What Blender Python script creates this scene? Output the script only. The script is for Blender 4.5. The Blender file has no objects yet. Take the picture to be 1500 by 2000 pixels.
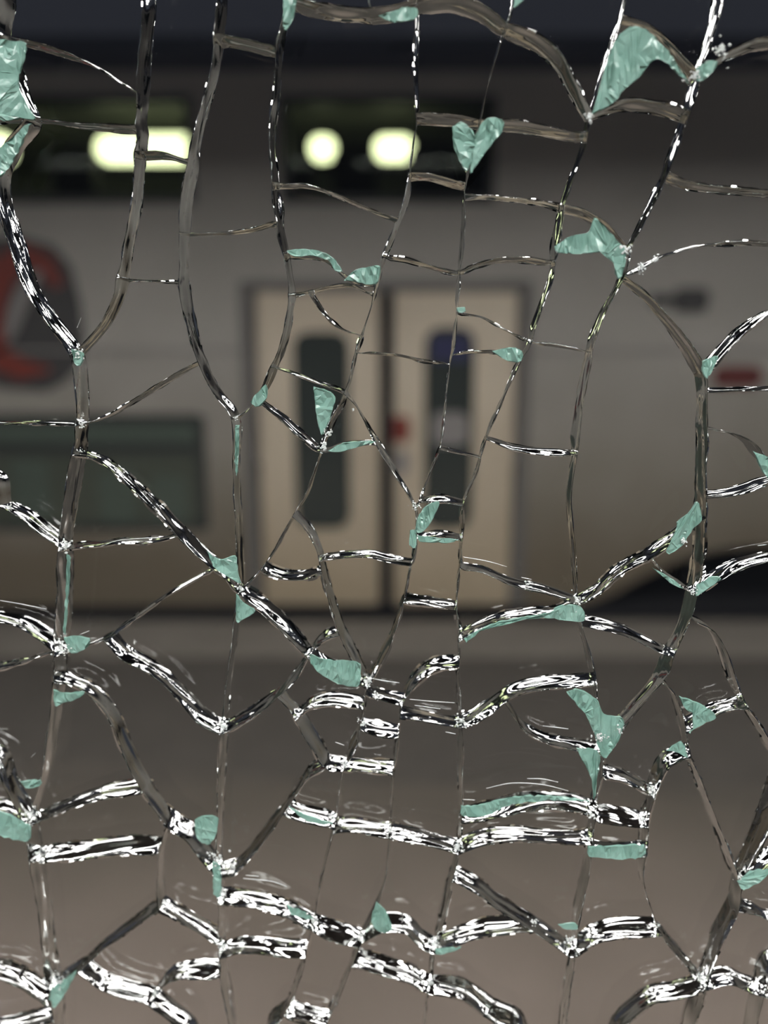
import bpy, bmesh, math, random
from mathutils import Vector, Matrix
from mathutils.geometry import tessellate_polygon
R = random.Random(7)
sc = bpy.context.scene
col = sc.collection
# ------------------------------------------------------------------ camera, world, exposure
F = 1600.0                      # focal length in pixels of the 1500x2000 frame
EYE = Vector((0, 0, 1.5))
PITCH = math.atan(300 / F)      # tilted down: the eye level sits 300 px above the centre
cam = bpy.data.cameras.new('camera')
co = bpy.data.objects.new('camera', cam); col.objects.link(co)
co.location = EYE; co.rotation_euler = (math.pi/2 - PITCH, 0, 0)
cam.sensor_fit = 'VERTICAL'; cam.sensor_height = 24.0; cam.sensor_width = 18.0
cam.lens = 24.0 * F / 2000
cam.clip_start = 0.005; cam.clip_end = 100
cam.dof.use_dof = True; cam.dof.focus_distance = 0.1015
cam.dof.aperture_fstop = cam.lens / 2.5      # lens opening 2.5 mm
sc.camera = co
w = bpy.data.worlds.new('world'); sc.world = w; w.use_nodes = True
w.node_tree.nodes['Background'].inputs[0].default_value = (0.55, 0.6, 0.75, 1)
w.node_tree.nodes['Background'].inputs[1].default_value = 0.06
sc.view_settings.view_transform = 'Standard'; sc.view_settings.look = 'None'
sc.view_settings.exposure = 0.0; sc.view_settings.gamma = 1.0
cy = sc.cycles
cy.max_bounces = 18; cy.transmission_bounces = 18; cy.glossy_bounces = 10; cy.diffuse_bounces = 2
cy.caustics_reflective = False; cy.caustics_refractive = False
cy.sample_clamp_indirect = 12.0; cy.sample_clamp_direct = 0
cy.use_denoising = True
LAMP = 14.0           # emission of the lamp diffusers over the platform
FILL_NEAR = 66.0      # emission of the fill lamps added on the photographer's side

def ray(px, py):
    d = Vector((px - 750, F, -(py - 1000)))
    c, s = math.cos(PITCH), math.sin(PITCH)
    return Vector((d.x, d.y*c + d.z*s, -d.y*s + d.z*c)).normalized()
def at(px, py, Y):
    d = ray(px, py); return EYE + d*(Y/d.y)

# ------------------------------------------------------------------ materials
def mat(name, base, rough=0.5, metal=0.0, spec=0.5, trans=0.0, emit=None, es=1.0, ior=None):
    m = bpy.data.materials.new(name); m.use_nodes = True
    b = m.node_tree.nodes['Principled BSDF']
    b.inputs['Base Color'].default_value = (*base, 1); b.inputs['Roughness'].default_value = rough
    b.inputs['Metallic'].default_value = metal; b.inputs['Specular IOR Level'].default_value = spec
    b.inputs['Transmission Weight'].default_value = trans
    if ior: b.inputs['IOR'].default_value = ior
    if emit: b.inputs['Emission Color'].default_value = (*emit, 1); b.inputs['Emission Strength'].default_value = es
    return m
def noisy(m, scale, c1, c2, bump=0.0, detail=4, stretch=(1,1,1), lo=0.35, hi=0.65):
    nt = m.node_tree; b = nt.nodes['Principled BSDF']
    tc = nt.nodes.new('ShaderNodeTexCoord'); mp = nt.nodes.new('ShaderNodeMapping')
    mp.inputs['Scale'].default_value = stretch
    n = nt.nodes.new('ShaderNodeTexNoise'); n.inputs['Scale'].default_value = scale; n.inputs['Detail'].default_value = detail
    r = nt.nodes.new('ShaderNodeValToRGB')
    r.color_ramp.elements[0].position = lo; r.color_ramp.elements[1].position = hi
    r.color_ramp.elements[0].color = (*c1, 1); r.color_ramp.elements[1].color = (*c2, 1)
    nt.links.new(tc.outputs['Object'], mp.inputs[0]); nt.links.new(mp.outputs[0], n.inputs['Vector'])
    nt.links.new(n.outputs['Fac'], r.inputs[0]); nt.links.new(r.outputs[0], b.inputs['Base Color'])
    if bump:
        bp = nt.nodes.new('ShaderNodeBump'); bp.inputs['Strength'].default_value = bump; bp.inputs['Distance'].default_value = 0.01
        nt.links.new(n.outputs['Fac'], bp.inputs['Height']); nt.links.new(bp.outputs[0], b.inputs['Normal'])
    return m
def glassmat(name, colr, bump=0.0, dist=0.00002, scale=1500, rough=0.0, stretch=(1,1,1)):
    m = bpy.data.materials.new(name); m.use_nodes = True; nt = m.node_tree
    nt.nodes.remove(nt.nodes['Principled BSDF'])
    g = nt.nodes.new('ShaderNodeBsdfGlass'); g.inputs['Color'].default_value = (*colr, 1)
    g.inputs['Roughness'].default_value = rough; g.inputs['IOR'].default_value = 1.5
    nt.links.new(g.outputs[0], nt.nodes['Material Output'].inputs[0])
    if bump:
        tc = nt.nodes.new('ShaderNodeTexCoord'); mp = nt.nodes.new('ShaderNodeMapping'); mp.inputs['Scale'].default_value = stretch
        n = nt.nodes.new('ShaderNodeTexNoise'); n.inputs['Scale'].default_value = scale; n.inputs['Detail'].default_value = 3
        n2 = nt.nodes.new('ShaderNodeTexNoise'); n2.inputs['Scale'].default_value = 110; n2.inputs['Detail'].default_value = 1
        rp = nt.nodes.new('ShaderNodeValToRGB'); rp.color_ramp.elements[0].position = 0.45; rp.color_ramp.elements[1].position = 0.62
        mul = nt.nodes.new('ShaderNodeMath'); mul.operation = 'MULTIPLY'
        bp = nt.nodes.new('ShaderNodeBump'); bp.inputs['Strength'].default_value = bump; bp.inputs['Distance'].default_value = dist
        nt.links.new(tc.outputs['Object'], mp.inputs[0]); nt.links.new(mp.outputs[0], n.inputs['Vector']); nt.links.new(tc.outputs['Object'], n2.inputs['Vector'])
        nt.links.new(n2.outputs['Fac'], rp.inputs[0]); nt.links.new(rp.outputs[0], mul.inputs[0]); nt.links.new(n.outputs['Fac'], mul.inputs[1])
        nt.links.new(mul.outputs[0], bp.inputs['Height']); nt.links.new(bp.outputs[0], g.inputs['Normal'])
    return m
M = {}
M['glass'] = glassmat('glass_face', (0.985, 0.995, 0.99))
M['wall'] = glassmat('glass_crack_wall', (0.97, 0.99, 0.98), bump=1.0, dist=0.00002, scale=900, stretch=(1, 1, 1))
M['chip'] = noisy(mat('green_spalled_glass', (0.2, 0.43, 0.35), 0.25), 260, (0.16, 0.32, 0.265), (0.27, 0.45, 0.385), 0.5, lo=.3, hi=.7)
M['chip'].node_tree.nodes['Bump'].inputs['Distance'].default_value = 0.0006
M['crush'] = mat('crushed_glass', (0.9, 0.97, 0.95), 0.1, trans=0.25, ior=1.5)
M['body'] = noisy(mat('grey_train_paint', (0.3, 0.29, 0.28), 0.45), 1.2, (0.48, 0.465, 0.42), (0.54, 0.52, 0.475))
def paint_shade(m, axis, lo, hi, amount, colr, scale, noise):
    """shade painted into the base colour, deepening along one axis of the thing, broken up by noise"""
    nt = m.node_tree; bs = nt.nodes['Principled BSDF']; src = bs.inputs['Base Color'].links[0].from_socket
    tc_ = nt.nodes.new('ShaderNodeTexCoord'); sp_ = nt.nodes.new('ShaderNodeSeparateXYZ'); nz_ = nt.nodes.new('ShaderNodeTexNoise'); nz_.inputs['Scale'].default_value = scale
    ad_ = nt.nodes.new('ShaderNodeMath'); ad_.operation = 'MULTIPLY_ADD'; ad_.inputs[1].default_value = noise
    mr_ = nt.nodes.new('ShaderNodeMapRange'); mr_.inputs['From Min'].default_value = lo + noise/2; mr_.inputs['From Max'].default_value = hi + noise/2; mr_.inputs['To Max'].default_value = amount
    mx_ = nt.nodes.new('ShaderNodeMix'); mx_.data_type = 'RGBA'; mx_.inputs['B'].default_value = (*colr, 1)
    nt.links.new(tc_.outputs['Object'], sp_.inputs[0]); nt.links.new(tc_.outputs['Object'], nz_.inputs['Vector']); nt.links.new(nz_.outputs['Fac'], ad_.inputs[0]); nt.links.new(sp_.outputs[axis], ad_.inputs[2])
    nt.links.new(ad_.outputs[0], mr_.inputs['Value']); nt.links.new(mr_.outputs[0], mx_.inputs['Factor']); nt.links.new(src, mx_.inputs['A']); nt.links.new(mx_.outputs['Result'], bs.inputs['Base Color'])
paint_shade(M['body'], 'Z', 1.6, .3, .95, (.19, .155, .105), 2.5, .4)      # brown shade painted into the lower train side
M['door'] = noisy(mat('cream_door_paint', (0.62, 0.56, 0.47), 0.5), 1.5, (0.78, 0.68, 0.53), (0.88, 0.78, 0.62))
paint_shade(M['door'], 'Z', 1.4, .1, .75, (.42, .33, .21), 2.0, .4)  # painted shade, browner towards the foot of the doors
M['rubber'] = mat('black_rubber', (0.012, 0.012, 0.013), 0.7)
M['dark'] = mat('dark_underframe', (0.012, 0.012, 0.014), 0.8)
M['tint'] = mat('dark_window_glass', (0.10, 0.115, 0.09), 0.15)
M['tint_door'] = mat('door_window_glass', (0.055, 0.066, 0.06), 0.15)
M['tint2'] = mat('green_hopper_glass', (0.11, 0.14, 0.115), 0.2)
M['clear'] = glassmat('upper_window_glass', (0.75, 0.8, 0.74))
M['wframe'] = mat('window_frame', (0.045, 0.05, 0.047), 0.5)
M['roof'] = mat('train_roof', (0.1, 0.1, 0.115), 0.6)
M['red'] = mat('red_paint', (0.27, 0.055, 0.038), 0.4)
M['silver'] = mat('silver_paint', (0.35, 0.33, 0.32), 0.4)
M['charcoal'] = mat('charcoal_paint', (0.075, 0.073, 0.072), 0.5)
M['blue'] = mat('blue_film', (0.045, 0.05, 0.13), 0.4)
M['white'] = mat('white_sticker', (0.6, 0.6, 0.57), 0.5)
M['seat'] = mat('dark_seat_fabric', (0.012, 0.012, 0.012), 0.9)
M['inner'] = mat('train_inside_lining', (0.10, 0.105, 0.09), 0.8)
M['tube'] = mat('train_inside_lamp', (1, 1, 1), 0.5, emit=(1.0, 0.97, 0.62), es=5.0)
M['lamp'] = mat('platform_lamp_diffuser', (1, 1, 1), 0.5, emit=(1.0, 0.95, 0.93), es=LAMP)
M['fill_near'] = mat('added_near_fill_diffuser', (1, 1, 1), 0.5, emit=(1.0, 0.97, 0.95), es=FILL_NEAR)
M['housing'] = mat('lamp_housing', (0.05, 0.05, 0.05), 0.6)
M['ceiling'] = mat('dark_ceiling', (0.02, 0.02, 0.024), 0.9)
M['tunnel'] = mat('dark_tunnel_wall', (0.85, 0.83, 0.86), 0.9)
M['floor'] = noisy(mat('platform_floor', (0.3, 0.25, 0.22), 0.75), 1.6, (0.17, 0.139, 0.114), (0.205, 0.168, 0.14), lo=.4, hi=.6)
paint_shade(M['floor'], 'Y', 1.6, 2.6, 1.0, (.072, .062, .049), 1.1, .9)      # light falloff painted in: the floor darkens towards the train
M['edge'] = noisy(mat('platform_edge_stone', (0.3, 0.29, 0.27), 0.8), 3, (0.165, 0.15, 0.126), (0.19, 0.172, 0.146))
M['band'] = noisy(mat('dark_floor_band', (0.15, 0.14, 0.13), 0.85), 6, (0.06, 0.053, 0.044), (0.07, 0.062, 0.052))  # dark strip of floor in front of the edge stone
M['metal'] = mat('brushed_frame_metal', (0.35, 0.35, 0.36), 0.35, metal=0.9)

# ------------------------------------------------------------------ small helpers
def obj(name, bm, mats, parent=None, smooth=False):
    me = bpy.data.meshes.new(name); bm.normal_update(); bm.to_mesh(me); bm.free()
    for m in (mats if isinstance(mats, (list, tuple)) else [mats]): me.materials.append(m)
    if smooth:
        for p in me.polygons: p.use_smooth = True
    o = bpy.data.objects.new(name, me); col.objects.link(o)
    if parent: o.parent = parent
    return o
def empty(name, loc=(0,0,0), rz=0):
    o = bpy.data.objects.new(name, None); col.objects.link(o); o.location = loc; o.rotation_euler = (0,0,rz); o.empty_display_size = .05
    return o
def tag(o, label=None, cat=None, group=None, kind=None):
    if label: o['label'] = label
    if cat: o['category'] = cat
    if group: o['group'] = group
    if kind: o['kind'] = kind
    return o
def box(bm, x0, x1, y0, y1, z0, z1, bev=0.0):
    g = bmesh.ops.create_cube(bm, size=1.0)
    for v in g['verts']:
        v.co = Vector(((x0+x1)/2 + v.co.x*(x1-x0), (y0+y1)/2 + v.co.y*(y1-y0), (z0+z1)/2 + v.co.z*(z1-z0)))
    if bev:
        es = list({e for v in g['verts'] for e in v.link_edges})
        bmesh.ops.bevel(bm, geom=es, offset=bev, segments=2, affect='EDGES')
    return g
def B(*a, bev=0.0):
    bm = bmesh.new(); box(bm, *a, bev=bev); return bm
def plate(bm, pts, y0, y1):
    """a plate: outline pts (x, z) given thickness from y0 to y1"""
    a = [bm.verts.new((x, y0, z)) for x, z in pts]; b = [bm.verts.new((x, y1, z)) for x, z in pts]
    bm.faces.new(a); bm.faces.new(b[::-1]); n = len(pts)
    for i in range(n): bm.faces.new((a[i], b[i], b[(i+1)%n], a[(i+1)%n]))
    bmesh.ops.recalc_face_normals(bm, faces=bm.faces)
def rrect(x0, x1, z0, z1, r, n=6):
    out = []
    for cx, cz, a0 in ((x1-r, z1-r, 0), (x0+r, z1-r, 90), (x0+r, z0+r, 180), (x1-r, z0+r, 270)):
        for k in range(n+1):
            a = math.radians(a0 + 90*k/n); out.append((cx + r*math.cos(a), cz + r*math.sin(a)))
    return out
def holed(bm, x0, x1, z0, z1, holes, y0, y1):
    """wall panel with rectangular openings"""
    xs = sorted({x0, x1, *[h[0] for h in holes], *[h[1] for h in holes]}); zs = sorted({z0, z1, *[h[2] for h in holes], *[h[3] for h in holes]})
    vs = {}
    def V(x, y, z):
        k = (round(x,5), round(y,5), round(z,5))
        if k not in vs: vs[k] = bm.verts.new((x,y,z))
        return vs[k]
    def solid(i, j):
        if i < 0 or j < 0 or i >= len(xs)-1 or j >= len(zs)-1: return False
        cx, cz = (xs[i]+xs[i+1])/2, (zs[j]+zs[j+1])/2
        return not any(h[0] < cx < h[1] and h[2] < cz < h[3] for h in holes)
    for i in range(len(xs)-1):
        for j in range(len(zs)-1):
            if not solid(i, j): continue
            a, b, c, d = xs[i], xs[i+1], zs[j], zs[j+1]
            for y in (y0, y1): bm.faces.new((V(a,y,c), V(b,y,c), V(b,y,d), V(a,y,d)))
            if not solid(i-1, j): bm.faces.new((V(a,y0,c), V(a,y1,c), V(a,y1,d), V(a,y0,d)))
            if not solid(i+1, j): bm.faces.new((V(b,y0,c), V(b,y1,c), V(b,y1,d), V(b,y0,d)))
            if not solid(i, j-1): bm.faces.new((V(a,y0,c), V(b,y0,c), V(b,y1,c), V(a,y1,c)))
            if not solid(i, j+1): bm.faces.new((V(a,y0,d), V(b,y0,d), V(b,y1,d), V(a,y1,d)))
    bmesh.ops.recalc_face_normals(bm, faces=bm.faces)

# ------------------------------------------------------------------ the setting
TY = 4.8        # the train's side
tag(obj('floor', B(-6, 6, -2.5, 2.7, -0.3, 0.0), M['floor']), kind='structure')
tag(obj('floor_dark_band', B(-6, 6, 2.7, 3.97, -0.3, 0.0), M['band']), kind='structure')
tag(obj('floor_edge_strip', B(-6, 6, 3.97, 4.58, -0.3, 0.0, bev=.01), M['edge']), kind='structure')
tag(obj('track_bed', B(-6, 6, 4.58, 9.0, -1.3, -1.1), M['dark']), kind='structure')
tag(obj('ceiling', B(-6, 6, -2.5, 3.4, 3.3, 3.5), M['ceiling']), kind='structure')
tag(obj('wall_back', B(-6, 6, 8.8, 9.0, -1.1, 6), M['tunnel']), kind='structure')

def lamp(x, y, L, z, m, label, group, W=0.19):
    t = empty('ceiling_light', (x, y, z)); tag(t, label, 'ceiling light', group)
    bm = bmesh.new()
    box(bm, -L/2-.03, L/2+.03, -W/2-.02, W/2+.02, 0.05, 0.08)
    for s in (-1, 1): box(bm, -L/2-.03, L/2+.03, s*(W/2+.01)-.008, s*(W/2+.01)+.008, -0.01, 0.05)
    for s in (-1, 1): box(bm, s*(L/2+.02)-.01, s*(L/2+.02)+.01, -W/2, W/2, -0.01, 0.05)
    obj('housing', bm, M['housing'], t)
    obj('diffuser', B(-L/2, L/2, -W/2, W/2, 0.03, 0.05, bev=.004), m, t)
    for s in (-1, 1): obj('hanger', B(s*L*.35-.006, s*L*.35+.006, -.006, .006, .08, 3.3 - z), M['housing'], t)
for y, z, word in ((3.3, 2.9, 'train-side'), (2.3, 2.8, 'middle'), (1.4, 2.7, 'glass-side')):
    for k in range(-3, 4):
        lamp(k*1.15 + (y*0.37) % .5, y, 0.85, z, M['lamp'], 'long white strip light in the %s row over the platform' % word, word + ' row of strip lights over the platform')
for k in range(-1, 2):  # unseen fill lamps, added to brighten the green chips
    lamp(k*1.5, -1.1, 1.2, 2.95, M['fill_near'], 'unseen white fill light added behind the photographer on the near side of the glass', 'added fill lights on the near side of the glass', W=.2)

# ------------------------------------------------------------------ the train
train = empty('train', (0, TY, -1.1))
tag(train, 'grey double deck train with cream sliding doors standing at the platform', 'train')
train.location = (0, TY, 0)
def X(px, py=900): return at(px, py, TY).x
def Z(py): return at(750, py, TY).z
def P(px, py): p = at(px, py, TY); return (p.x, p.z)
def tp(name, bm, m, parent=train, smooth=False): return obj(name, bm, m, parent, smooth)
dx0, dx1 = X(486), X(1022)
zs0, zs1, zmid = Z(1190), Z(556), Z(1062)
lw = (-5.6, X(404), Z(1038), Z(808))
uw = [(-5.6, X(378, 300), Z(398), Z(188)), (X(548, 300), X(968, 300), Z(398), Z(188)), (X(1640, 300), X(2100, 300), Z(398), Z(188))]
bm = bmesh.new()
holed(bm, -5.8, 5.8, zmid, Z(140), [(lw[0], lw[1], lw[2], lw[3])] + uw + [(dx0, dx1, zmid, zs1)], 0, 0.06)
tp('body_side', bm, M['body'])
# lower skirt with the arched cut-out at the right
sk = [(-5.8, zmid), (-5.8, 0.02), (dx0, 0.02), (dx0, zmid)]
bm = bmesh.new(); plate(bm, sk, 0, .05)
sk2 = [(dx1, zmid), (dx1, 0.02)] + [P(px, py) for px, py in ((1110, 1188), (1150, 1178), (1200, 1158), (1260, 1125), (1320, 1098), (1380, 1078), (1440, 1068), (1500, 1066), (1700, 1066))]
sk2 += [(5.8, sk2[-1][1]), (5.8, zmid)]
plate(bm, sk2[::-1], 0, .05)
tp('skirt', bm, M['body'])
bm = bmesh.new(); plate(bm, [(-5.8, Z(140)), (5.8, Z(140)), (5.8, Z(140)+.01), (-5.8, Z(140)+.01)], 0, .3)
for i in range(8):
    a0, a1 = math.pi/2*i/8, math.pi/2*(i+1)/8
    vs = [bm.verts.new((x, .0+.9*(1-math.cos(a)), Z(140)+.01+.38*math.sin(a))) for a in (a0, a1) for x in (-5.8, 5.8)]
    bm.faces.new((vs[0], vs[1], vs[3], vs[2]))
box(bm, -5.8, 5.8, .9, 2.6, Z(140)+.36, Z(140)+.40)
tp('roof', bm, M['roof'])
tp('underframe', B(-5.8, 5.8, .45, 2.4, -.75, .6), M['dark'])
tp('cant_rail', B(-5.8, 5.8, -.012, 0, Z(688), Z(682)), M['silver'])
# wheels
def wheel(x):
    bm = bmesh.new()
    bmesh.ops.create_cone(bm, segments=40, radius1=.42, radius2=.42, depth=.1, cap_ends=True, matrix=Matrix.Translation((x, .25, -.62)) @ Matrix.Rotation(math.pi/2, 4, 'X'))
    bmesh.ops.create_cone(bm, segments=24, radius1=.12, radius2=.10, depth=.16, cap_ends=True, matrix=Matrix.Translation((x, .25, -.62)) @ Matrix.Rotation(math.pi/2, 4, 'X'))
    tp('wheel', bm, M['dark'])
wheel(1.75); wheel(3.6)
# upper deck: windows, lamps, seats
fz = Z(470)
tp('deck_floor', B(-5.8, 5.8, .1, 2.5, fz-.05, fz), M['inner'])
tp('inner_wall', B(-5.8, 5.8, 2.45, 2.5, fz, Z(140)+.1), M['inner'])
tp('inner_ceiling', B(-5.8, 5.8, .1, 2.5, Z(140)-.02, Z(140)), M['inner'])
for a, b, c, d in uw:
    bm = bmesh.new(); holed(bm, a, b, c, d, [(a+.04, b-.04, c+.04, d-.04)], -.008, .03); f = tp('upper_window', bm, M['wframe'])
    obj('pane', B(a+.03, b-.03, .01, .018, c+.03, d-.03), M['clear'], f)
def inl(px0, px1, py0, py1, Y, m='tube'):
    p0, p1 = at(px0, py1, Y), at(px1, py0, Y); r = (p1.z-p0.z)*.45
    bm = bmesh.new(); plate(bm, rrect(p0.x, p1.x, p0.z, p1.z, r), Y-TY, Y-TY+.05)
    tp('inside_lamp', bm, M[m])
inl(-260, 22, 262, 318, 5.35); inl(190, 430, 264, 316, 5.35)
inl(606, 654, 266, 312, 5.35); inl(732, 806, 266, 312, 5.35)
def seat(px, py, Y=5.2, wd=.27):
    p = at(px, py, Y); y = Y - TY; w2 = wd/2
    bm = bmesh.new(); plate(bm, rrect(p.x-w2, p.x+w2, fz+.25, p.z, .06), y, y+.12)
    box(bm, p.x-w2, p.x+w2, y-.0, y+.4, fz, fz+.28, bev=.03)
    tp('upper_deck_seat', bm, M['seat'])
seat(692, 290); seat(842, 284); seat(140, 290, 5.2, .24); seat(935, 295); seat(-60, 300); seat(570, 330)
# lower deck window
a, b, c, d = lw
bm = bmesh.new(); plate(bm, rrect(a, b, c, d, .06), .004, .05); lwo = tp('lower_window', bm, M['wframe'])
obj('pane', B(a+.05, b-.06, -.004, .004, c+.05, Z(888)), M['tint'], lwo)
obj('hopper_pane', B(a+.05, b-.06, -.004, .004, Z(866), Z(828)), M['tint2'], lwo)
for px, py in ((60, 930), (230, 950), (330, 960)):
    p = at(px, py, TY); bm = bmesh.new(); plate(bm, rrect(p.x-.11, p.x+.11, c+.05, p.z+.1, .06), -.007, -.004)
    # pale seat backs seen in the lower window
    obj('seat_back', bm, M['tint2'], lwo)
# doors
cx = X(754)
for s, (pa, pb), (wa, wb), wt in ((-1, (510, 742), (578, 684), 648), (1, (768, 1000), (828, 922), 640)):
    xa, xb = X(pa), X(pb)
    bm = bmesh.new(); box(bm, xa, xb, -.03, .02, 0.03, Z(572), bev=.012)
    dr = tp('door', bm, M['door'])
    bm = bmesh.new(); plate(bm, rrect(X(wa), X(wb), Z(1030), Z(wt), .09), -.036, -.02)
    dw = obj('door_window', bm, M['tint_door'], dr)
    bm = bmesh.new(); box(bm, (xb if s < 0 else xa-.045), (xb+.045 if s < 0 else xa), -.04, .02, 0.03, Z(572)); obj('door_seal', bm, M['rubber'], dr)
    if s > 0:
        obj('blue_film', B(X(838), X(912), -.04, -.035, Z(706), Z(655)), M['blue'], dw)
        bm = bmesh.new(); plate(bm, rrect(X(842), X(912), Z(868), Z(805), .05), -.04, -.035); obj('window_sticker', bm, M['silver'], dw)
        bm = bmesh.new(); plate(bm, rrect(X(766), X(800), Z(862), Z(812), .03), -.036, -.029); obj('red_door_button', bm, M['red'], dr)
        bm = bmesh.new(); plate(bm, rrect(X(772), X(798), Z(925), Z(880), .02), -.036, -.029); obj('door_notice', bm, M['silver'], dr)
bm = bmesh.new()
box(bm, dx0-.02, dx0+.05, -.02, .03, .02, zs1+.02); box(bm, dx1-.05, dx1+.02, -.02, .03, .02, zs1+.02); box(bm, dx0+.05, dx1-.05, -.02, .03, Z(571), zs1+.02)
tp('door_frame', bm, mat('door_frame_paint', (0.2, 0.19, 0.18), .5))
tp('door_step', B(dx0, dx1, -.05, .3, -.02, .025, bev=.006), M['dark'])
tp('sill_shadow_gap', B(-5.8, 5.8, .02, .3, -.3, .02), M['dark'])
# emblem at the left
bm = bmesh.new()
plate(bm, [P(*q) for q in ((-190, 560), (-150, 500), (-60, 468), (40, 462), (105, 480), (140, 520), (158, 590), (166, 660), (160, 710), (130, 745), (90, 765), (20, 760), (-80, 745), (-150, 715), (-190, 660))][::-1], -.006, .0)
em = tp('emblem', bm, M['charcoal'])
def stroke_plate(pts, wds, y0, y1, m, name):
    L, Rr = [], []
    for i, (p, wd) in enumerate(zip(pts, wds)):
        a = Vector(pts[max(i-1, 0)]); b = Vector(pts[min(i+1, len(pts)-1)]); t = (b-a).normalized(); n = Vector((-t.y, t.x))
        L.append(P(*(Vector(p)+n*wd))); Rr.append(P(*(Vector(p)-n*wd)))
    bm = bmesh.new(); plate(bm, L + Rr[::-1], y0, y1); obj(name, bm, m, em)
stroke_plate([(118, 560), (90, 515), (50, 498), (5, 530), (-18, 590), (-20, 650), (0, 700), (45, 722), (100, 722)], [10, 20, 26, 30, 30, 28, 26, 20, 4], -.012, -.006, M['red'], 'red_ring')
stroke_plate([(84, 530), (66, 545), (48, 575), (34, 610), (24, 645), (18, 668)], [3, 12, 15, 15, 11, 3], -.018, -.012, M['silver'], 'silver_stroke')
# small dark vent and red notice at the right
bm = bmesh.new(); plate(bm, rrect(X(1312, 590), X(1384, 590), Z(610), Z(562), .05), -.012, .0); plate(bm, rrect(X(1268, 590), X(1312, 590), Z(598), Z(574), .03), -.008, .0)
tp('dark_vent', bm, M['charcoal'])
bm = bmesh.new(); plate(bm, rrect(X(1392, 730), X(1488, 730), Z(756), Z(714), .05), -.01, .0); tp('red_notice', bm, mat('dull_red_paint', (0.16, 0.04, 0.035), .5))

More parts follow.
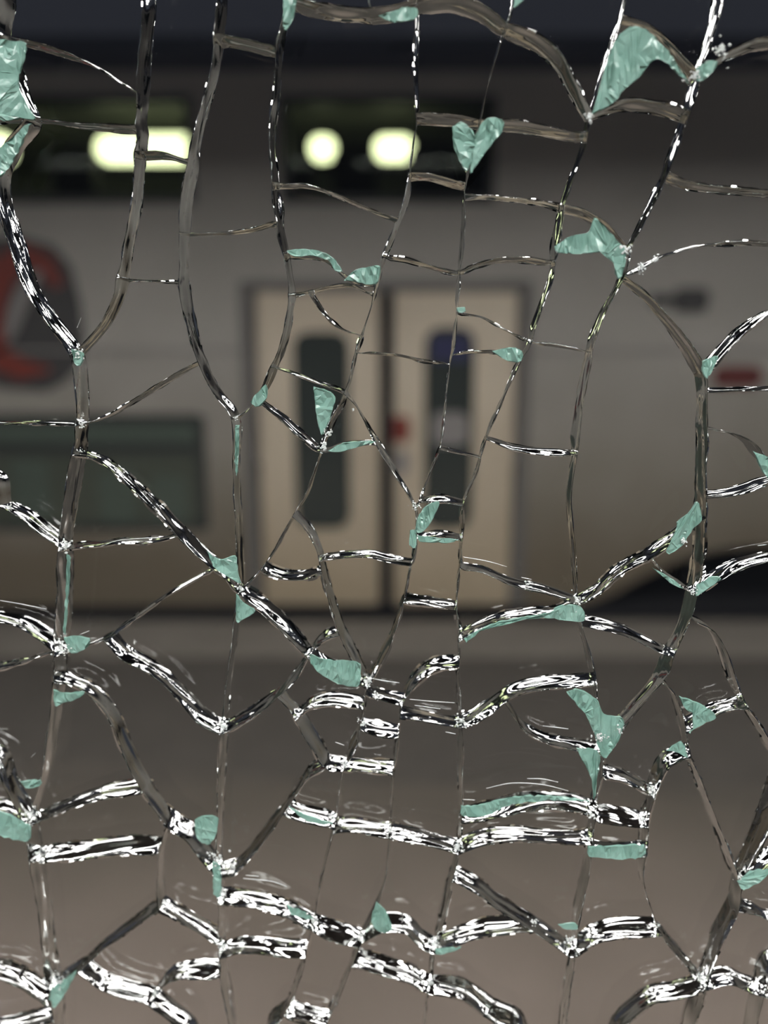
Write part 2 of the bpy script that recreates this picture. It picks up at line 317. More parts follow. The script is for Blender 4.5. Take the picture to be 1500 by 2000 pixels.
# ------------------------------------------------------------------ the shattered pane
DIST, TH = 0.100, 0.0068
YAW = math.atan(100 / F)                    # the pane's normal points 100 px right of the frame's centre
NRM = Vector((math.sin(YAW), math.cos(YAW), 0)); UAX = Vector((math.cos(YAW), -math.sin(YAW), 0))
pane = empty('glass_screen', (NRM.x*DIST, NRM.y*DIST, 0), -YAW)
tag(pane, 'shattered clear glass screen with wandering cracks and green chips, standing before the train', 'glass screen')
def uv(px, py, depth):
    """the point of the plane `depth` behind the camera-side face's distance, in the pane's own axes"""
    d = ray(px, py); t = (DIST + depth) / d.dot(NRM); p = EYE + d*t
    return Vector((p.dot(UAX), p.z))
MID = TH/2/1.5
PX = 0.1/F
STROKES = [
 [(18,-150),(18,0),(10,75),(45,180),(66,235),(28,285),(6,345),(16,420),(58,545),(105,630),(152,693),(160,760),(160,830),(156,885),(140,980),(130,1062),(127,1160),(122,1262),(119,1320),(108,1400),(98,1490),(74,1560),(66,1598),(74,1665),(86,1750),(97,1830),(108,1918),(118,1980),(125,2150)],
 [(293,-150),(292,0),(284,110),(279,200),(276,300),(266,400),(246,520),(228,590),(195,650),(152,693)],
 [(443,-150),(437,0),(426,90),(404,200),(382,300),(366,390),(361,458),(360,553),(375,640),(395,706),(425,765),(461,818),(462,900),(466,1000),(468,1080),(472,1152),(462,1215),(452,1290),(445,1360),(438,1418),(432,1550),(428,1680),(437,1780),(434,1852),(445,1930),(456,2000),(462,2150)],
 [(572,-150),(565,0),(549,80),(541,180),(533,260),(538,362),(546,430),(560,500),(570,578),(558,660),(535,717),(505,780),(461,818)],
 [(818,-150),(816,0),(814,100),(812,232),(804,320),(797,380),(775,440),(752,500),(738,550),(724,600),(700,680),(675,766),(650,820),(630,878),(603,955),(577,1003),(550,1050),(515,1105),(472,1152)],
 [(1015,-150),(1000,20),(975,85),(950,180),(938,240),(920,290),(912,345),(907,385),(902,470),(897,532),(892,610),(886,660),(879,712),(868,800),(858,873),(838,930),(820,976),(812,992)],
 [(1235,-150),(1216,10),(1195,90),(1168,165),(1150,230),(1136,295),(1110,360),(1092,430),(1079,512),(1062,580),(1045,635),(1035,667),(1016,700),(990,760),(948,855),(926,930),(905,982),(900,1050),(897,1110),(892,1182),(895,1245),(896,1292),(898,1340),(900,1408),(898,1500),(900,1590),(893,1652),(880,1720),(860,1800),(848,1844),(844,1880),(838,1918),(828,1990),(820,2150)],
 [(1420,-150),(1400,10),(1378,95),(1355,155),(1336,228),(1300,335),(1268,405),(1240,460),(1222,495),(1212,542),(1182,600),(1162,650),(1150,688),(1135,760),(1122,883),(1112,960),(1116,1050),(1122,1130),(1128,1172),(1132,1212),(1148,1270),(1158,1325),(1170,1395),(1172,1460),(1168,1500),(1160,1575),(1155,1605),(1150,1640),(1142,1700),(1128,1780),(1118,1848),(1110,1910),(1098,2000),(1085,2150)],
 [(1212,542),(1258,578),(1300,622),(1335,670),(1366,728),(1371,765),(1370,835),(1369,930),(1369,1005),(1362,1080),(1352,1155),(1338,1205),(1320,1245),(1306,1272),(1285,1322),(1245,1370),(1205,1415),(1172,1460)],
 [(675,766),(702,800),(738,866),(780,935),(812,992),(814,1046),(804,1098),(790,1168),(760,1250),(720,1335),(708,1400),(695,1440),(673,1492),(663,1560),(652,1612),(632,1700),(612,1797),(601,1850),(588,1890),(560,1960),(525,1995),(505,2150)],
 [(896,1292),(848,1298),(810,1325),(786,1365),(779,1428),(769,1498),(765,1560),(763,1620),(758,1680),(743,1745),(705,1830),(690,1868),(668,1920),(640,1985),(625,2060),(610,2150)],
 [(577,1003),(602,1030),(625,1075),(632,1115),(645,1165),(668,1230),(692,1280),(720,1335)],
 [(156,885),(200,897),(250,935),(300,982),(350,1035),(415,1095),(445,1118),(472,1152),(520,1185),(562,1225),(606,1275),(645,1302),(690,1312),(720,1335)],
 [(395,706),(345,732),(280,772),(220,808),(160,830)],
 [(-150,826),(0,825),(70,827),(160,830)],
 [(10,80),(75,92),(150,113),(212,146),(279,190)],
 [(-150,228),(0,233),(66,235),(150,245),(278,256)],
 [(276,305),(325,306),(382,322)],
 [(361,458),(430,458),(480,452),(547,436)],
 [(244,545),(300,550),(360,553)],
 [(430,78),(490,90),(545,104)],
 [(565,5),(620,20),(690,32),(760,30),(816,12),(880,8),(940,28),(985,58),(1040,82),(1085,118),(1115,165),(1150,230)],
 [(722,-150),(722,31)],
 [(812,232),(870,236),(938,243),(1000,248),(1060,258),(1138,270)],
 [(800,345),(850,350),(911,366)],
 [(907,385),(980,388),(1050,395),(1100,408),(1140,420),(1180,445),(1222,495)],
 [(538,362),(600,364),(660,385),(715,407),(775,432)],
 [(560,500),(605,496),(640,508),(672,540),(700,552),(736,555)],
 [(570,578),(600,572),(650,560),(690,560),(728,578)],
 [(606,571),(635,612),(665,640),(703,655)],
 [(752,503),(800,512),(850,525),(897,532),(930,520),(980,510),(1030,508),(1079,514)],
 [(892,612),(940,620),(990,645),(1035,667),(1090,676),(1150,688)],
 [(697,690),(760,692),(820,703),(879,712)],
 [(880,694),(930,688),(980,688),(1016,700)],
 [(535,717),(580,728),(625,748),(675,766)],
 [(505,780),(550,815),(590,848),(630,878),(675,868),(738,863)],
 [(858,873),(895,883),(944,893)],
 [(948,855),(1000,870),(1060,880),(1122,884)],
 [(820,976),(860,974),(905,982)],
 [(814,1046),(860,1042),(900,1050)],
 [(627,1088),(670,1084),(720,1083),(765,1092),(804,1098)],
 [(515,1108),(550,1120),(590,1123),(632,1116)],
 [(790,1168),(840,1175),(892,1182)],
 [(898,1105),(950,1115),(1000,1135),(1060,1150),(1128,1172)],
 [(895,1245),(930,1225),(980,1205),(1040,1196),(1090,1192),(1128,1172),(1165,1150),(1212,1110),(1265,1083),(1310,1050),(1342,1020),(1369,1005)],
 [(1268,1082),(1300,1122),(1352,1155)],
 [(1352,1155),(1390,1130),(1440,1102),(1500,1085),(1650,1065)],
 [(1132,1212),(1180,1220),(1240,1240),(1306,1272)],
 [(1338,1200),(1385,1225),(1410,1270),(1430,1330),(1450,1370),(1475,1410),(1508,1465),(1530,1495)],
 [(1371,732),(1395,700),(1425,665),(1460,635),(1500,612),(1650,570)],
 [(1371,765),(1440,761),(1500,759),(1650,758)],
 [(1370,835),(1420,842),(1460,862),(1480,890),(1500,905),(1650,950)],
 [(1369,968),(1420,962),(1460,950),(1500,937),(1570,928)],
 [(1212,542),(1240,530),(1290,502),(1350,482),(1420,477),(1500,478),(1650,482)],
 [(1297,345),(1340,360),(1400,372),(1500,376),(1650,378)],
 [(1355,155),(1385,130),(1420,110),(1460,92),(1500,85),(1650,80)],
 [(1150,230),(1190,213),(1230,205),(1290,212),(1336,228)],
 [(1208,45),(1260,62),(1310,105),(1355,155)],
 [(-150,985),(8,985),(45,1000),(85,1030),(130,1062)],
 [(-150,880),(-10,925),(8,985)],
 [(130,1068),(180,1062),(240,1055),(300,1055),(335,1048),(360,1040)],
 [(-150,1190),(0,1203),(50,1216),(85,1238),(122,1262)],
 [(-150,1340),(0,1302),(50,1290),(85,1276),(122,1262)],
 [(122,1268),(165,1262),(215,1240),(262,1205),(340,1155),(425,1106)],
 [(215,1240),(250,1275),(310,1312),(370,1368),(400,1398),(438,1418),(480,1400),(540,1355),(580,1315),(606,1275),(635,1243),(668,1230)],
 [(548,1350),(582,1395),(612,1440),(640,1485),(673,1492)],
 [(582,1395),(610,1372),(660,1365),(714,1372)],
 [(717,1348),(750,1356),(786,1365)],
 [(704,1412),(740,1422),(779,1428)],
 [(673,1492),(720,1495),(769,1498)],
 [(640,1485),(602,1508),(575,1550),(552,1582),(530,1612),(500,1650),(462,1688),(430,1695)],
 [(784,1390),(840,1400),(900,1408),(950,1380),(1000,1350),(1060,1335),(1110,1328),(1158,1325)],
 [(985,1360),(1020,1415),(1060,1440),(1110,1452),(1172,1462)],
 [(1287,1320),(1312,1350),(1330,1410),(1340,1465),(1365,1525),(1400,1620),(1438,1717)],
 [(1331,1418),(1362,1400),(1400,1380),(1450,1370)],
 [(1339,1463),(1300,1482),(1280,1512),(1270,1545),(1258,1600),(1255,1655),(1250,1700),(1262,1750),(1285,1806),(1310,1840),(1370,1912)],
 [(1168,1503),(1220,1515),(1272,1542)],
 [(900,1592),(960,1582),(1040,1562),(1100,1562),(1160,1577)],
 [(1157,1587),(1200,1590),(1258,1598)],
 [(893,1652),(930,1637),(1000,1627),(1080,1632),(1150,1635)],
 [(1149,1650),(1200,1657),(1255,1656)],
 [(1438,1717),(1475,1690),(1500,1672),(1650,1600)],
 [(1650,1320),(1560,1440),(1520,1512),(1490,1600),(1438,1717),(1430,1765),(1405,1812),(1385,1860),(1370,1912)],
 [(1431,1760),(1475,1775),(1500,1790),(1650,1810)],
 [(1370,1912),(1420,1903),(1460,1918),(1500,1925),(1650,1925)],
 [(1370,1912),(1360,1950),(1342,2000),(1320,2150)],
 [(1370,1912),(1320,1928),(1270,1940),(1230,1970),(1200,2000),(1150,2150)],
 [(1650,1865),(1508,1868),(1478,1930),(1462,2000),(1440,2150)],
 [(436,1745),(500,1755),(560,1772),(612,1797),(660,1815),(705,1830)],
 [(434,1852),(480,1845),(540,1845),(601,1850)],
 [(318,1762),(360,1785),(400,1808),(438,1828)],
 [(334,1598),(320,1640),(313,1700),(318,1762)],
 [(119,1320),(170,1338),(215,1385),(245,1450),(285,1530),(330,1592),(375,1625),(402,1662),(430,1695)],
 [(66,1598),(140,1566),(200,1545),(285,1535)],
 [(74,1665),(140,1660),(220,1650),(317,1650)],
 [(318,1762),(260,1800),(210,1835),(165,1880),(108,1918)],
 [(165,1880),(210,1913),(260,1930),(302,1942),(345,1975),(380,2010),(400,2150)],
 [(302,1942),(330,1905),(370,1890),(438,1887)],
 [(-150,1410),(0,1472),(22,1520),(45,1565),(66,1598)],
 [(-150,1575),(0,1572),(66,1598)],
 [(-150,1885),(0,1888),(40,1900),(78,1925),(112,1948)],
 [(-150,2020),(0,1998),(60,1985),(116,1975)],
 [(556,1575),(600,1588),(654,1600)],
 [(652,1608),(700,1612),(762,1620),(820,1632),(893,1652)],
 [(708,1822),(740,1800),(790,1802),(820,1828),(848,1844)],
 [(848,1844),(900,1822),(960,1808),(1040,1800)],
 [(882,1700),(930,1725),(980,1765),(1040,1800),(1090,1832),(1118,1848),(1160,1822),(1220,1808),(1285,1806)],
 [(690,1868),(740,1880),(800,1898),(838,1918),(900,1930),(960,1965),(1020,1998),(1050,2150)],
 [(560,1962),(600,1978),(640,1985)],
]
BORDER = [(-150,-150),(1650,-150),(1650,2150),(-150,2150)]

def catmull(pts, step=9.0):
    out = [Vector(pts[0])]; P_ = [Vector(p) for p in pts]
    for i in range(len(P_)-1):
        p1, p2 = P_[i], P_[i+1]; p0 = P_[i-1] if i else p1*2-p2; p3 = P_[i+2] if i+2 < len(P_) else p2*2-p1
        L = (p2-p1).length; n = max(1, round(L/step))
        # tangents limited so that long chords next to short ones do not loop
        t1 = (p2-p0)*.5; t2 = (p3-p1)*.5
        if t1.length: t1 = t1.normalized()*min(t1.length, L)
        if t2.length: t2 = t2.normalized()*min(t2.length, L)
        for k in range(1, n+1):
            t = k/n; h = t*t*t; q = t*t
            out.append(p1*(2*h-3*q+1) + t1*(h-2*q+t) + p2*(-2*h+3*q) + t2*(h-q))
    return out
lines = [catmull(s) for s in STROKES] + [[Vector(p) for p in BORDER + BORDER[:1]]]
for ln in lines[:-1]:     # slight waver of a real crack
    ph = [R.uniform(0, 6.28) for _ in range(3)]
    for i in range(1, len(ln)-1):
        t = (ln[i+1]-ln[i-1]).normalized(); n = Vector((-t.y, t.x))
        fade = min(1, i/4, (len(ln)-1-i)/4)
        ln[i] = ln[i] + n*fade*(0.9*math.sin(i*.3+ph[0]) + 0.3*math.sin(i*.9+ph[1]) + R.uniform(-.2, .2))
# snap stroke ends onto the nearest other stroke
def nearest(p, skip):
    best = (1e9, None)
    for j, ln in enumerate(lines):
        if j == skip: continue
        for i in range(len(ln)-1):
            a, b = ln[i], ln[i+1]; ab = b-a; L2 = ab.length_squared
            if not L2: continue
            t = max(0, min(1, (p-a).dot(ab)/L2)); q = a+ab*t; d = (q-p).length
            if d < best[0]: best = (d, (j, i, t, q))
    return best
keys = {}
def key(p):     # merge points closer than 3 px
    for dx in (-1, 0, 1):
        for dy in (-1, 0, 1):
            k = (int(p.x//3)+dx, int(p.y//3)+dy)
            for q, i in keys.get(k, []):
                if (q-p).length < 1.2: return i
    i = len(nodes); nodes.append(p.copy()); keys.setdefault((int(p.x//3), int(p.y//3)), []).append((p.copy(), i)); return i
nodes = []
for j, ln in enumerate(lines[:-1]):
    for e in (0, -1):
        p = ln[e]
        # first look for a stroke vertex with the same traced node
        d, hit = nearest(p, j)
        if hit and d < 30:
            jj, i, t, q = hit
            lj = lines[jj]
            if (lj[i]-q).length < 4: q = lj[i]
            elif (lj[i+1]-q).length < 4: q = lj[i+1]
            else: lj.insert(i+1, q.copy())
            ln[e] = q.copy()
# beyond the traced part the crack field runs on in the same manner
lines.pop()
XA, XB, YA, YB = -850, 2350, -850, 2850
own = list(lines)
for mx in (None, -150, 1650):
    for my in (None, -150, 2150):
        if mx is None and my is None: continue
        for ln in own:
            m2 = [Vector((2*mx-p.x if mx is not None else p.x, 2*my-p.y if my is not None else p.y)) for p in ln]
            if any(XA-20 < p.x < XB+20 and YA-20 < p.y < YB+20 for p in m2): lines.append(m2)
BORDER = [(XA, YA), (XB, YA), (XB, YB), (XA, YB)]
lines.append([Vector(p) for p in BORDER + BORDER[:1]])
# intersections between segments
segs = []
for j, ln in enumerate(lines):
    for i in range(len(ln)-1): segs.append([ln[i], ln[i+1], []])
grid = {}
for si, (a, b, _) in enumerate(segs):
    for gx in range(int(min(a.x, b.x)//40), int(max(a.x, b.x)//40)+1):
        for gy in range(int(min(a.y, b.y)//40), int(max(a.y, b.y)//40)+1): grid.setdefault((gx, gy), []).append(si)
done = set()
for cell in grid.values():
    for x in range(len(cell)):
        for y in range(x+1, len(cell)):
            k = (cell[x], cell[y])
            if k in done: continue
            done.add(k); a, b, ca = segs[k[0]]; c, d, cc = segs[k[1]]
            r, s = b-a, d-c; den = r.x*s.y-r.y*s.x
            if abs(den) < 1e-9: continue
            t = ((c-a).x*s.y-(c-a).y*s.x)/den; u = ((c-a).x*r.y-(c-a).y*r.x)/den
            if -1e-6 <= t <= 1+1e-6 and -1e-6 <= u <= 1+1e-6:
                p = a+r*t; ca.append(p); cc.append(p)
edges = set()
for a, b, cuts in segs:
    pts = [a, b] + cuts; pts.sort(key=lambda p: (p-a).length)
    ids = [key(p) for p in pts]
    for u, v in zip(ids, ids[1:]):
        mid = (nodes[u]+nodes[v])/2
        if u != v and XA-.5 < mid.x < XB+.5 and YA-.5 < mid.y < YB+.5: edges.add((min(u, v), max(u, v)))
adj = {}
for u, v in edges: adj.setdefault(u, set()).add(v); adj.setdefault(v, set()).add(u)
ch = True
while ch:      # drop dangling ends
    ch = False
    for u in list(adj):
        if len(adj[u]) == 1:
            v = adj[u].pop(); adj[v].discard(u); del adj[u]; ch = True
        elif not adj[u]: del adj[u]
order = {u: sorted(vs, key=lambda v: math.atan2(nodes[v].y-nodes[u].y, nodes[v].x-nodes[u].x)) for u, vs in adj.items()}
# chains between junctions carry one crack surface each
NL = [0.0, .02, .10, .2, .3, .4, .5, .6, .7, .8, .9, .98, 1.0]      # depth of the layers
off = {}     # node id -> list of offsets (px) per layer
junction = {u for u, vs in adj.items() if len(vs) != 2}
onb = lambda p: p.x < XA+1 or p.x > XB-1 or p.y < YA+1 or p.y > YB-1
for u in junction:
    a = R.uniform(0, 6.28); s = R.uniform(.5, 2.5)
    if onb(nodes[u]): s = 0
    off[u] = [Vector((math.cos(a), math.sin(a)))*s*(f-.5) for f in NL]
CHF = {}
seen = set()
for u in list(junction):
    for v in adj[u]:
        if (u, v) in seen: continue
        chain = [u, v]
        while chain[-1] not in junction:
            a, b = chain[-2], chain[-1]; nx = [q for q in adj[b] if q != a]
            chain.append(nx[0])
        seen.add((chain[0], chain[1])); seen.add((chain[-1], chain[-2]))
        n = len(chain)-1; s = 0; my = sum(nodes[c].y for c in chain)/len(chain)
        cf = R.choice((.6, 1, 1.4)) if my < 950 else R.choice((.8, 1.4, 2.2, 2.8))
        for c in chain[1:-1]: CHF[c] = cf
        comps = []
        for q in range(3): comps.append((R.uniform(.4, 1.3), R.uniform(150, 500), R.uniform(60, 150)*R.choice((-1, 1)), R.uniform(0, 6.28)))
        for q in range(3): comps.append((R.uniform(.12, .42), R.uniform(250, 900), R.uniform(26, 60)*R.choice((-1, 1)), R.uniform(0, 6.28)))
        comps.append((R.uniform(.03, .09), R.uniform(40, 90), R.uniform(28, 60), R.uniform(0, 6.28)))
        slant = max(-3, min(3, R.gauss(0, 1.6)))
        for i in range(1, n):
            p = nodes[chain[i]]; s += (p-nodes[chain[i-1]]).length
            t = (nodes[chain[i+1]]-nodes[chain[i-1]]).normalized(); nn = Vector((-t.y, t.x))
            fade = min(1, min(i, n-i)/3); f0 = i/n
            lst = []
            for k, f in enumerate(NL):
                wv = f*TH/PX
                o = sum(a*math.sin(6.283*s/l1 + 6.283*wv/l2 + ph) for a, l1, l2, ph in comps) + slant*(f-.5)*2
                base = off[chain[0]][k]*(1-f0) + off[chain[-1]][k]*f0
                lst.append(base + nn*o*fade if not onb(p) else Vector((0, 0)))
            off[chain[i]] = lst
for u in adj:
    if u not in off: off[u] = [Vector((0, 0))]*len(NL)
# faces
nxt = {}
for u, vs in order.items():
    for i, v in enumerate(vs): nxt[(v, u)] = (u, vs[(i+1) % len(vs)])
faces, used = [], set()
for h in list(nxt):
    if h in used: continue
    f = []; c = h
    while c not in used: used.add(c); f.append(c[0]); c = nxt[c]
    A = sum(nodes[f[i]].x*nodes[f[(i+1)%len(f)]].y - nodes[f[(i+1)%len(f)]].x*nodes[f[i]].y for i in range(len(f)))/2
    faces.append((A, f))
big = max(abs(a) for a, f in faces)
sgn = -1 if max(faces, key=lambda q: abs(q[0]))[0] > 0 else 1
cells = [f for A, f in faces if A*sgn > 60 and abs(A) < big*.999]

def area(f): return abs(sum(nodes[f[i]].x*nodes[f[(i+1)%len(f)]].y - nodes[f[(i+1)%len(f)]].x*nodes[f[i]].y for i in range(len(f)))/2)
def vis_area(f):
    q = [(min(max(nodes[i].x, 0), 1500), min(max(nodes[i].y, 0), 2000)) for i in f]
    return abs(sum(q[i][0]*q[(i+1)%len(q)][1]-q[(i+1)%len(q)][0]*q[i][1] for i in range(len(q)))/2)
cells.sort(key=lambda f: -vis_area(f))
RIM = {}
for u in adj: RIM[u] = R.uniform(.35, 1.0)
for _ in range(1):
    RIM = {u: (RIM[u] + sum(RIM[v] for v in vs)/len(vs))/2 for u, vs in adj.items()}
RIM = {u: max(.25, (.6 + (r - .675)*3.0)*CHF.get(u, 1)) for u, r in RIM.items()}
def shard(bm, f, org):
    n = len(f); rings = []
    for k, fr in enumerate(NL):
        pts = [uv(*(nodes[i]+off[i][k]), MID) for i in f]
        # inward offset: a hair of air between shards, a little more at the chipped rims
        g = PX*(0.45 + {0: 1.1, 1: .1, 11: .1, 12: 1.1}.get(k, 0))
        A = sum(pts[i].x*pts[(i+1)%n].y-pts[(i+1)%n].x*pts[i].y for i in range(n)); sg = 1 if A > 0 else -1
        ring = []
        for i in range(n):
            a, b, c = pts[i-1], pts[i], pts[(i+1) % n]
            e1 = (b-a); e2 = (c-b)
            if e1.length < 1e-9 or e2.length < 1e-9: ring.append(b); continue
            e1.normalize(); e2.normalize()
            m = Vector((-(e1.y+e2.y), e1.x+e2.x))*sg
            if m.length < 1e-4: ring.append(b); continue
            m.normalize(); cs = max(.45, m.dot(Vector((-e1.y, e1.x))*sg))
            gg = g*RIM[f[i]] if k in (0, 12) else g
            ring.append(b + m*gg/cs)
        rings.append([bm.verts.new((q.x-org.x, fr*TH, q.y-org.y)) for q in ring])
    for k in range(len(NL)-1):
        for i in range(n):
            fc = bm.faces.new((rings[k][i], rings[k+1][i], rings[k+1][(i+1)%n], rings[k][(i+1)%n])); fc.smooth = True; fc.material_index = 1
            if k in (0, len(NL)-2): fc.smooth = False; fc.material_index = 0
    for r_ in (rings[0], rings[-1]):
        xy = [Vector((v.co.x*1000, v.co.z*1000, 0)) for v in r_]
        for a_, b_, c_ in tessellate_polygon([xy]):
            if ((xy[b_]-xy[a_]).cross(xy[c_]-xy[a_])).length > 1e-7: bm.faces.new((r_[a_], r_[b_], r_[c_]))
    # sharp rims
    for k in (0, 1, len(NL)-2, len(NL)-1):
        for i in range(n):
            e = bm.edges.get((rings[k][i], rings[k][(i+1)%n]))
            if e: e.smooth = False
    for k in range(len(NL)-1):
        for i in range(n):
            a, b, c = nodes[f[i-1]], nodes[f[i]], nodes[f[(i+1)%n]]
            if (b-a).angle(c-b, 0) > .5:
                e = bm.edges.get((rings[k][i], rings[k+1][i]))
                if e: e.smooth = False
def finish(bm, name, org):
    bmesh.ops.recalc_face_normals(bm, faces=bm.faces)
    o = obj(name, bm, [M['glass'], M['wall']], pane); o.location = (org.x, 0, org.y); return o
small = bmesh.new()
for ci, f in enumerate(cells):
    if ci < 100:
        c = sum((nodes[i] for i in f), Vector((0, 0)))/len(f); org = uv(c.x, c.y, MID)
        bm = bmesh.new(); shard(bm, f, org); finish(bm, 'glass_shard', org)
    else: shard(small, f, Vector((0, 0)))
if len(cells) > 100:
    o = finish(small, 'glass_splinters', Vector((0, 0))); o['kind'] = 'stuff'; o['label'] = 'smallest splinters and rim shards of the cracked glass'
# the unbroken sheet around the crack field, in its metal frame
inn = [uv(x, y, MID) for x, y in BORDER]; cc = sum(inn, Vector((0, 0)))/4
inn = [p + (p-cc).normalized()*0.00015 for p in inn]
out_ = [Vector((-.45, 2.25)), Vector((.6, 2.25)), Vector((.6, .06)), Vector((-.45, .06))]
bm = bmesh.new()
VI = [[bm.verts.new((p.x, y, p.y)) for p in inn] for y in (0, TH)]; VO = [[bm.verts.new((p.x, y, p.y)) for p in out_] for y in (0, TH)]
for i in range(4):
    j = (i+1) % 4
    for k in (0, 1): bm.faces.new((VI[k][i], VI[k][j], VO[k][j], VO[k][i]))
    bm.faces.new((VI[0][i], VI[1][i], VI[1][j], VI[0][j])); bm.faces.new((VO[0][i], VO[1][i], VO[1][j], VO[0][j]))
bmesh.ops.recalc_face_normals(bm, faces=bm.faces)
obj('outer_sheet', bm, M['glass'], pane)
bm = bmesh.new()
box(bm, -.50, -.45, -.02, .03, 0, 2.30, bev=.004); box(bm, .60, .65, -.02, .03, 0, 2.30, bev=.004)
box(bm, -.45, .60, -.02, .03, 0, .06, bev=.004); box(bm, -.45, .60, -.02, .03, 2.25, 2.30, bev=.004)
obj('metal_frame', bm, M['metal'], pane)

# green spalled chips lying over the cracks
CHIPS = [
 [(-8,76),(25,80),(52,84),(50,112),(40,140),(38,165),(50,198),(70,234),(40,232),(15,238),(-8,225)],
 [(62,240),(40,290),(15,335),(-6,348),(-6,300),(30,265),(50,245)],
 [(884,248),(900,238),(918,250),(928,268),(925,300),(912,335),(900,320),(886,285)],
 [(930,262),(945,235),(968,230),(984,240),(978,262),(955,290),(935,318),(918,340),(922,300)],
 [(1212,66),(1235,52),(1265,62),(1300,95),(1325,130),(1346,165),(1320,142),(1290,117),(1268,125),(1250,150),(1215,180),(1200,200),(1170,218),(1155,222),(1175,190),(1192,160),(1200,128),(1186,116),(1195,92)],
 [(1358,135),(1385,118),(1402,125),(1380,152),(1360,160)],
 [(1083,482),(1110,463),(1150,452),(1160,425),(1180,440),(1205,470),(1222,492),(1215,540),(1205,545),(1195,508),(1180,493),(1140,496),(1087,494)],
 [(560,490),(590,486),(630,492),(655,508),(668,530),(655,528),(640,508),(600,500),(575,502)],
 [(672,548),(690,530),(715,522),(742,520),(735,555),(700,552)],
 [(612,755),(640,762),(655,775),(650,800),(640,830),(628,850),(618,810)],
 [(640,880),(670,865),(705,862),(735,862),(700,873),(660,884)],
 [(815,1010),(835,985),(858,980),(850,1005),(830,1035),(812,1040)],
 [(815,1045),(850,1049),(895,1054),(870,1060),(820,1058)],
 [(800,1035),(812,1035),(812,1070),(800,1065)],
 [(891,600),(908,600),(910,609),(895,611)],
 [(960,686),(1000,678),(1022,690),(1012,708),(985,702)],
 [(1345,1000),(1362,980),(1370,1015),(1350,1035),(1335,1062),(1308,1082),(1300,1075),(1320,1045),(1322,1020)],
 [(1272,1108),(1310,1128),(1335,1150),(1308,1138)],
 [(1360,1142),(1390,1125),(1408,1130),(1380,1150),(1358,1164)],
 [(905,1246),(960,1218),(1030,1203),(1075,1195),(1110,1180),(1138,1188),(1140,1212),(1110,1212),(1060,1207),(1000,1213),(940,1233),(910,1254)],
 [(405,1075),(430,1092),(460,1085),(465,1115),(470,1140),(445,1125),(420,1110)],
 [(462,1158),(475,1175),(500,1192),(480,1206),(462,1214)],
 [(605,1275),(640,1288),(700,1292),(705,1315),(698,1340),(660,1335),(625,1315),(608,1295)],
 [(125,1245),(150,1240),(178,1250),(165,1268),(140,1275)],
 [(105,1345),(125,1352),(165,1350),(150,1365),(125,1372),(108,1378)],
 [(1105,1350),(1130,1345),(1165,1365),(1180,1395),(1215,1400),(1215,1430),(1195,1465),(1178,1480),(1162,1440),(1155,1405),(1130,1380)],
 [(1125,1460),(1160,1462),(1172,1475),(1168,1510),(1160,1560),(1155,1520),(1140,1490)],
 [(1325,1358),(1360,1370),(1390,1388),(1398,1402),(1360,1420),(1345,1430),(1368,1405),(1340,1385)],
 [(1300,1465),(1330,1447),(1342,1478),(1325,1470)],
 [(900,1572),(940,1570),(1000,1555),(1080,1553),(1150,1563),(1100,1562),(1000,1570),(950,1592),(902,1592)],
 [(1148,1652),(1200,1650),(1258,1650),(1256,1672),(1200,1677),(1150,1670)],
 [(380,1600),(400,1592),(425,1595),(422,1630),(405,1650),(385,1635)],
 [(416,1680),(430,1690),(432,1750),(418,1745)],
 [(-8,1580),(30,1595),(60,1615),(55,1642),(20,1636),(-8,1622)],
 [(40,1525),(80,1522),(78,1535),(50,1538)],
 [(562,1574),(600,1592),(650,1609),(600,1605)],
 [(735,1760),(755,1780),(765,1815),(745,1820),(725,1800)],
 [(1090,1805),(1125,1803),(1128,1815),(1100,1815)],
 [(850,1852),(900,1850),(880,1860),(852,1864)],
 [(100,1930),(135,1905),(150,1895),(130,1935),(108,1965),(98,1950)],
 [(1372,705),(1400,695),(1395,715),(1380,740),(1370,725)],
 [(500,770),(520,750),(522,775),(505,795),(490,785)],
 [(553,-8),(578,-8),(572,40),(555,60)],
 [(740,32),(790,15),(815,18),(812,38),(770,45)],
 [(140,682),(165,690),(158,715),(145,708)],
 [(1470,880),(1508,900),(1508,940),(1485,915)],
 [(560,1765),(600,1783),(612,1796),(570,1785)],
 [(1005,-8),(1028,-8),(1005,16)],
 [(1440,1720),(1465,1700),(1508,1698),(1480,1722),(1450,1736)],
 [(1100,1180),(1080,1190),(1095,1198),(1110,1196)],
 [(460,830),(467,830),(466,900),(462,930),(459,900)],
 [(132,1080),(138,1090),(134,1180),(128,1240),(124,1235),(129,1160)],
]
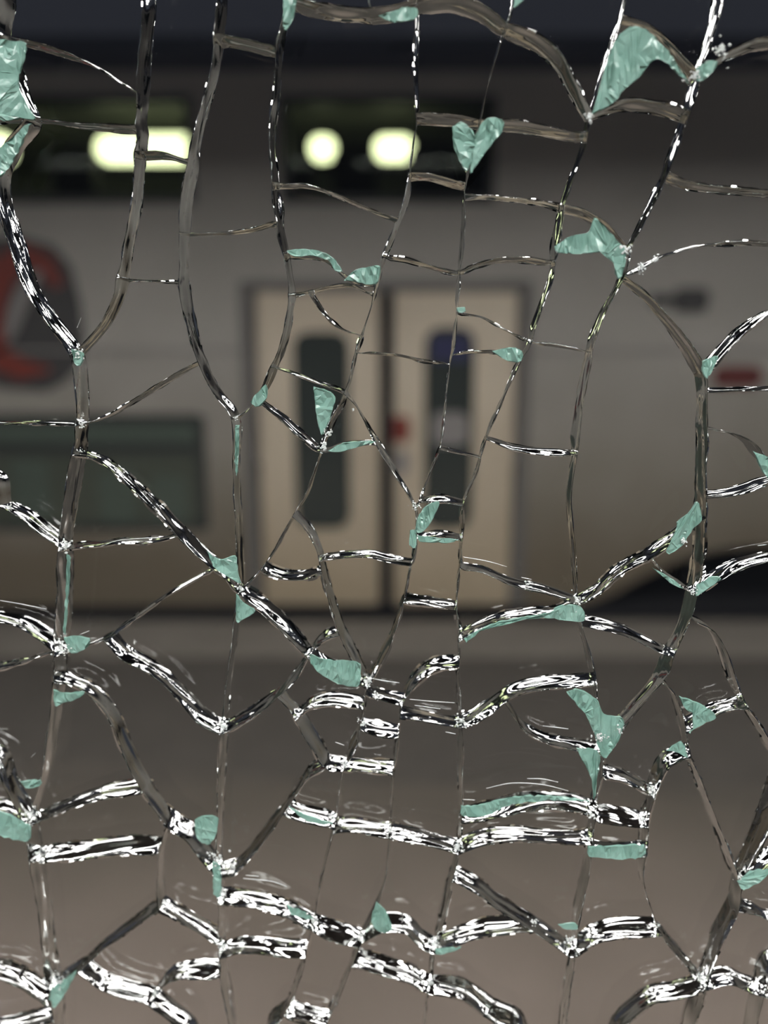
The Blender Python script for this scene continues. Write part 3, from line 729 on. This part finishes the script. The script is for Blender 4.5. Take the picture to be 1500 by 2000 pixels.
def chip(pts, h=0.00035):
    ln = catmull(pts + pts[:1], 7)[:-1]
    ln = [p + Vector((R.uniform(-.8, .8), R.uniform(-.8, .8))) for p in ln]
    c = sum(ln, Vector((0, 0)))/len(ln)
    q = [uv(p.x, p.y, -0.0001) for p in ln]; oc = uv(c.x, c.y, -0.0001)
    tri = None
    bm = bmesh.new(); n = len(q)
    base = [bm.verts.new((p.x-oc.x, -0.00002, p.y-oc.y)) for p in q]
    top = []
    for i in range(n):
        a, b = q[i-1], q[(i+1) % n]; t = (b-a); t = t.normalized() if t.length else Vector((1, 0)); m = Vector((-t.y, t.x))
        A = sum(q[k].x*q[(k+1)%n].y-q[(k+1)%n].x*q[k].y for k in range(n)); m *= (1 if A > 0 else -1)
        p = q[i] + m*PX*1.3
        top.append(bm.verts.new((p.x-oc.x, -h*R.uniform(.25, .45), p.y-oc.y)))
    for i in range(n): bm.faces.new((base[i], base[(i+1)%n], top[(i+1)%n], top[i]))
    bm.faces.new(base[::-1]); tf = bm.faces.new(top)
    tr = bmesh.ops.triangulate(bm, faces=[tf])['faces']
    bmesh.ops.triangulate(bm, faces=[f for f in bm.faces if len(f.verts) > 4])
    for _ in range(2):
        es = [e for e in {e for f in tr for e in f.edges} if e.calc_length() > .0012 and all(f in tr for f in e.link_faces)]
        if not es: break
        old = set(bm.verts); r_ = bmesh.ops.subdivide_edges(bm, edges=es, cuts=1)
        new = [v for v in bm.verts if v not in old]
        for v in new: v.co.y -= R.uniform(-.00006, .00022)
        tr = [f for f in bm.faces if all(v not in base for v in f.verts)]
        tr = [f for f in tr if len(f.verts) == 3] + bmesh.ops.triangulate(bm, faces=[f for f in tr if len(f.verts) > 3])['faces']
    bmesh.ops.recalc_face_normals(bm, faces=bm.faces)
    o = obj('green_chip', bm, M['chip'], pane); o.location = (oc.x, 0, oc.y); o['label'] = 'pale green chip of spalled glass'
for c in CHIPS: chip(c)

# crushed white glass at the junctions
CRUSH = [(1355,150,12),(1408,98,20),(1222,488,12),(1250,524,14),(1282,505,8),(152,690,9),(160,828,9),(158,880,6),(130,1062,13),(120,1262,20),(472,1150,9),(437,1418,12),(720,1330,11),(735,1358,9),(712,1412,10),(672,1492,10),(900,1406,12),(1128,1172,14),(1352,1155,8),(1172,1440,16),(60,1590,18),(74,1665,9),(425,1675,18),(452,1690,14),(612,1797,11),(704,1828,9),(437,1848,10),(848,1842,14),(1114,1832,12),(1370,1910,17),(110,1915,18),(893,1652,13),(1155,1590,10),(1255,1598,8),(1150,1638,8),(304,1938,10),(840,1918,10),(632,872,11),(642,845,9),(812,988,9),(900,1048,5),(436,1742,7),(1272,1540,7),(1285,1806,6),(461,816,6),(320,1765,8),(650,1592,9),(762,1620,7),(1150,228,11),(1444,1712,8),(1040,1800,9),(1030,1140,8),(20,990,8),(700,1405,6),(1335,1055,8),(690,800,5),(1210,1425,8)]
for x, y, r in CRUSH:
    bm = bmesh.new(); oc = uv(x, y, -.0002)
    for k in range(int(10 + r*1.8)):
        a = R.uniform(0, 6.28); d = r*abs(R.gauss(0, .55)); s = R.uniform(.10, .24)*min(r, 12)*PX
        c = uv(x+d*math.cos(a), y+d*math.sin(a), -.0002)-oc
        g = bmesh.ops.create_icosphere(bm, subdivisions=1, radius=1)
        sx, sy, sz = s*R.uniform(.6, 1.7), s*R.uniform(.4, .8), s*R.uniform(.6, 1.5)
        rot = Matrix.Rotation(R.uniform(0, 6.28), 3, 'Y')
        for v in g['verts']:
            p = rot @ Vector((v.co.x*sx*R.uniform(.6, 1.2), v.co.y*sy, v.co.z*sz*R.uniform(.6, 1.2)))
            v.co = Vector((c.x+p.x, p.y - sy*.7, c.y+p.z))
    o = obj('crushed_glass', bm, M['crush'], pane); o.location = (oc.x, -.0003, oc.y); o['kind'] = 'stuff'

# fine rib marks and scratches beside the big cracks
SCR = [[(950,1540),(1000,1530),(1060,1533),(1110,1545)],[(1030,1521),(1060,1522),(1090,1528)],[(905,1562),(928,1563)],[(480,1710),(505,1712)],[(475,1716),(530,1722),(560,1732)],
 [(800,1366),(840,1370),(888,1373)],[(810,1378),(860,1385)],[(0,1173),(40,1180),(90,1190)],[(905,1088),(950,1096),(990,1107)],[(1018,1128),(1038,1132)],[(725,1325),(750,1330),(780,1334)],[(655,1450),(672,1456)],
 [(1060,1418),(1110,1424)],[(60,1480),(70,1470)],[(155,1240),(175,1232)],[(1480,1066),(1498,1064)],[(150,640),(158,620)],[(195,1068),(230,1056),(300,1050)],[(870,1430),(890,1434)]]
for pts in SCR:
    ln = catmull(pts, 6); q = [uv(p.x, p.y, -.0001) for p in ln]; oc = q[len(q)//2]; bm = bmesh.new(); rows = []
    for i, p in enumerate(q):
        a, b = q[max(i-1, 0)], q[min(i+1, len(q)-1)]; t = (b-a).normalized(); m = Vector((-t.y, t.x)); wd = PX*(.25 + .75*math.sin(math.pi*i/(len(q)-1))*R.uniform(.5, 1)); p = p-oc
        rows.append([bm.verts.new((p.x+m.x*wd, -.00001, p.y+m.y*wd)), bm.verts.new((p.x, -.0001, p.y)), bm.verts.new((p.x-m.x*wd, -.00001, p.y-m.y*wd))])
    for r0, r1 in zip(rows, rows[1:]):
        bm.faces.new((r0[0], r1[0], r1[1], r0[1])); bm.faces.new((r0[1], r1[1], r1[2], r0[2]))
    o = obj('scratch', bm, M['crush'], pane); o.location = (oc.x, 0, oc.y)
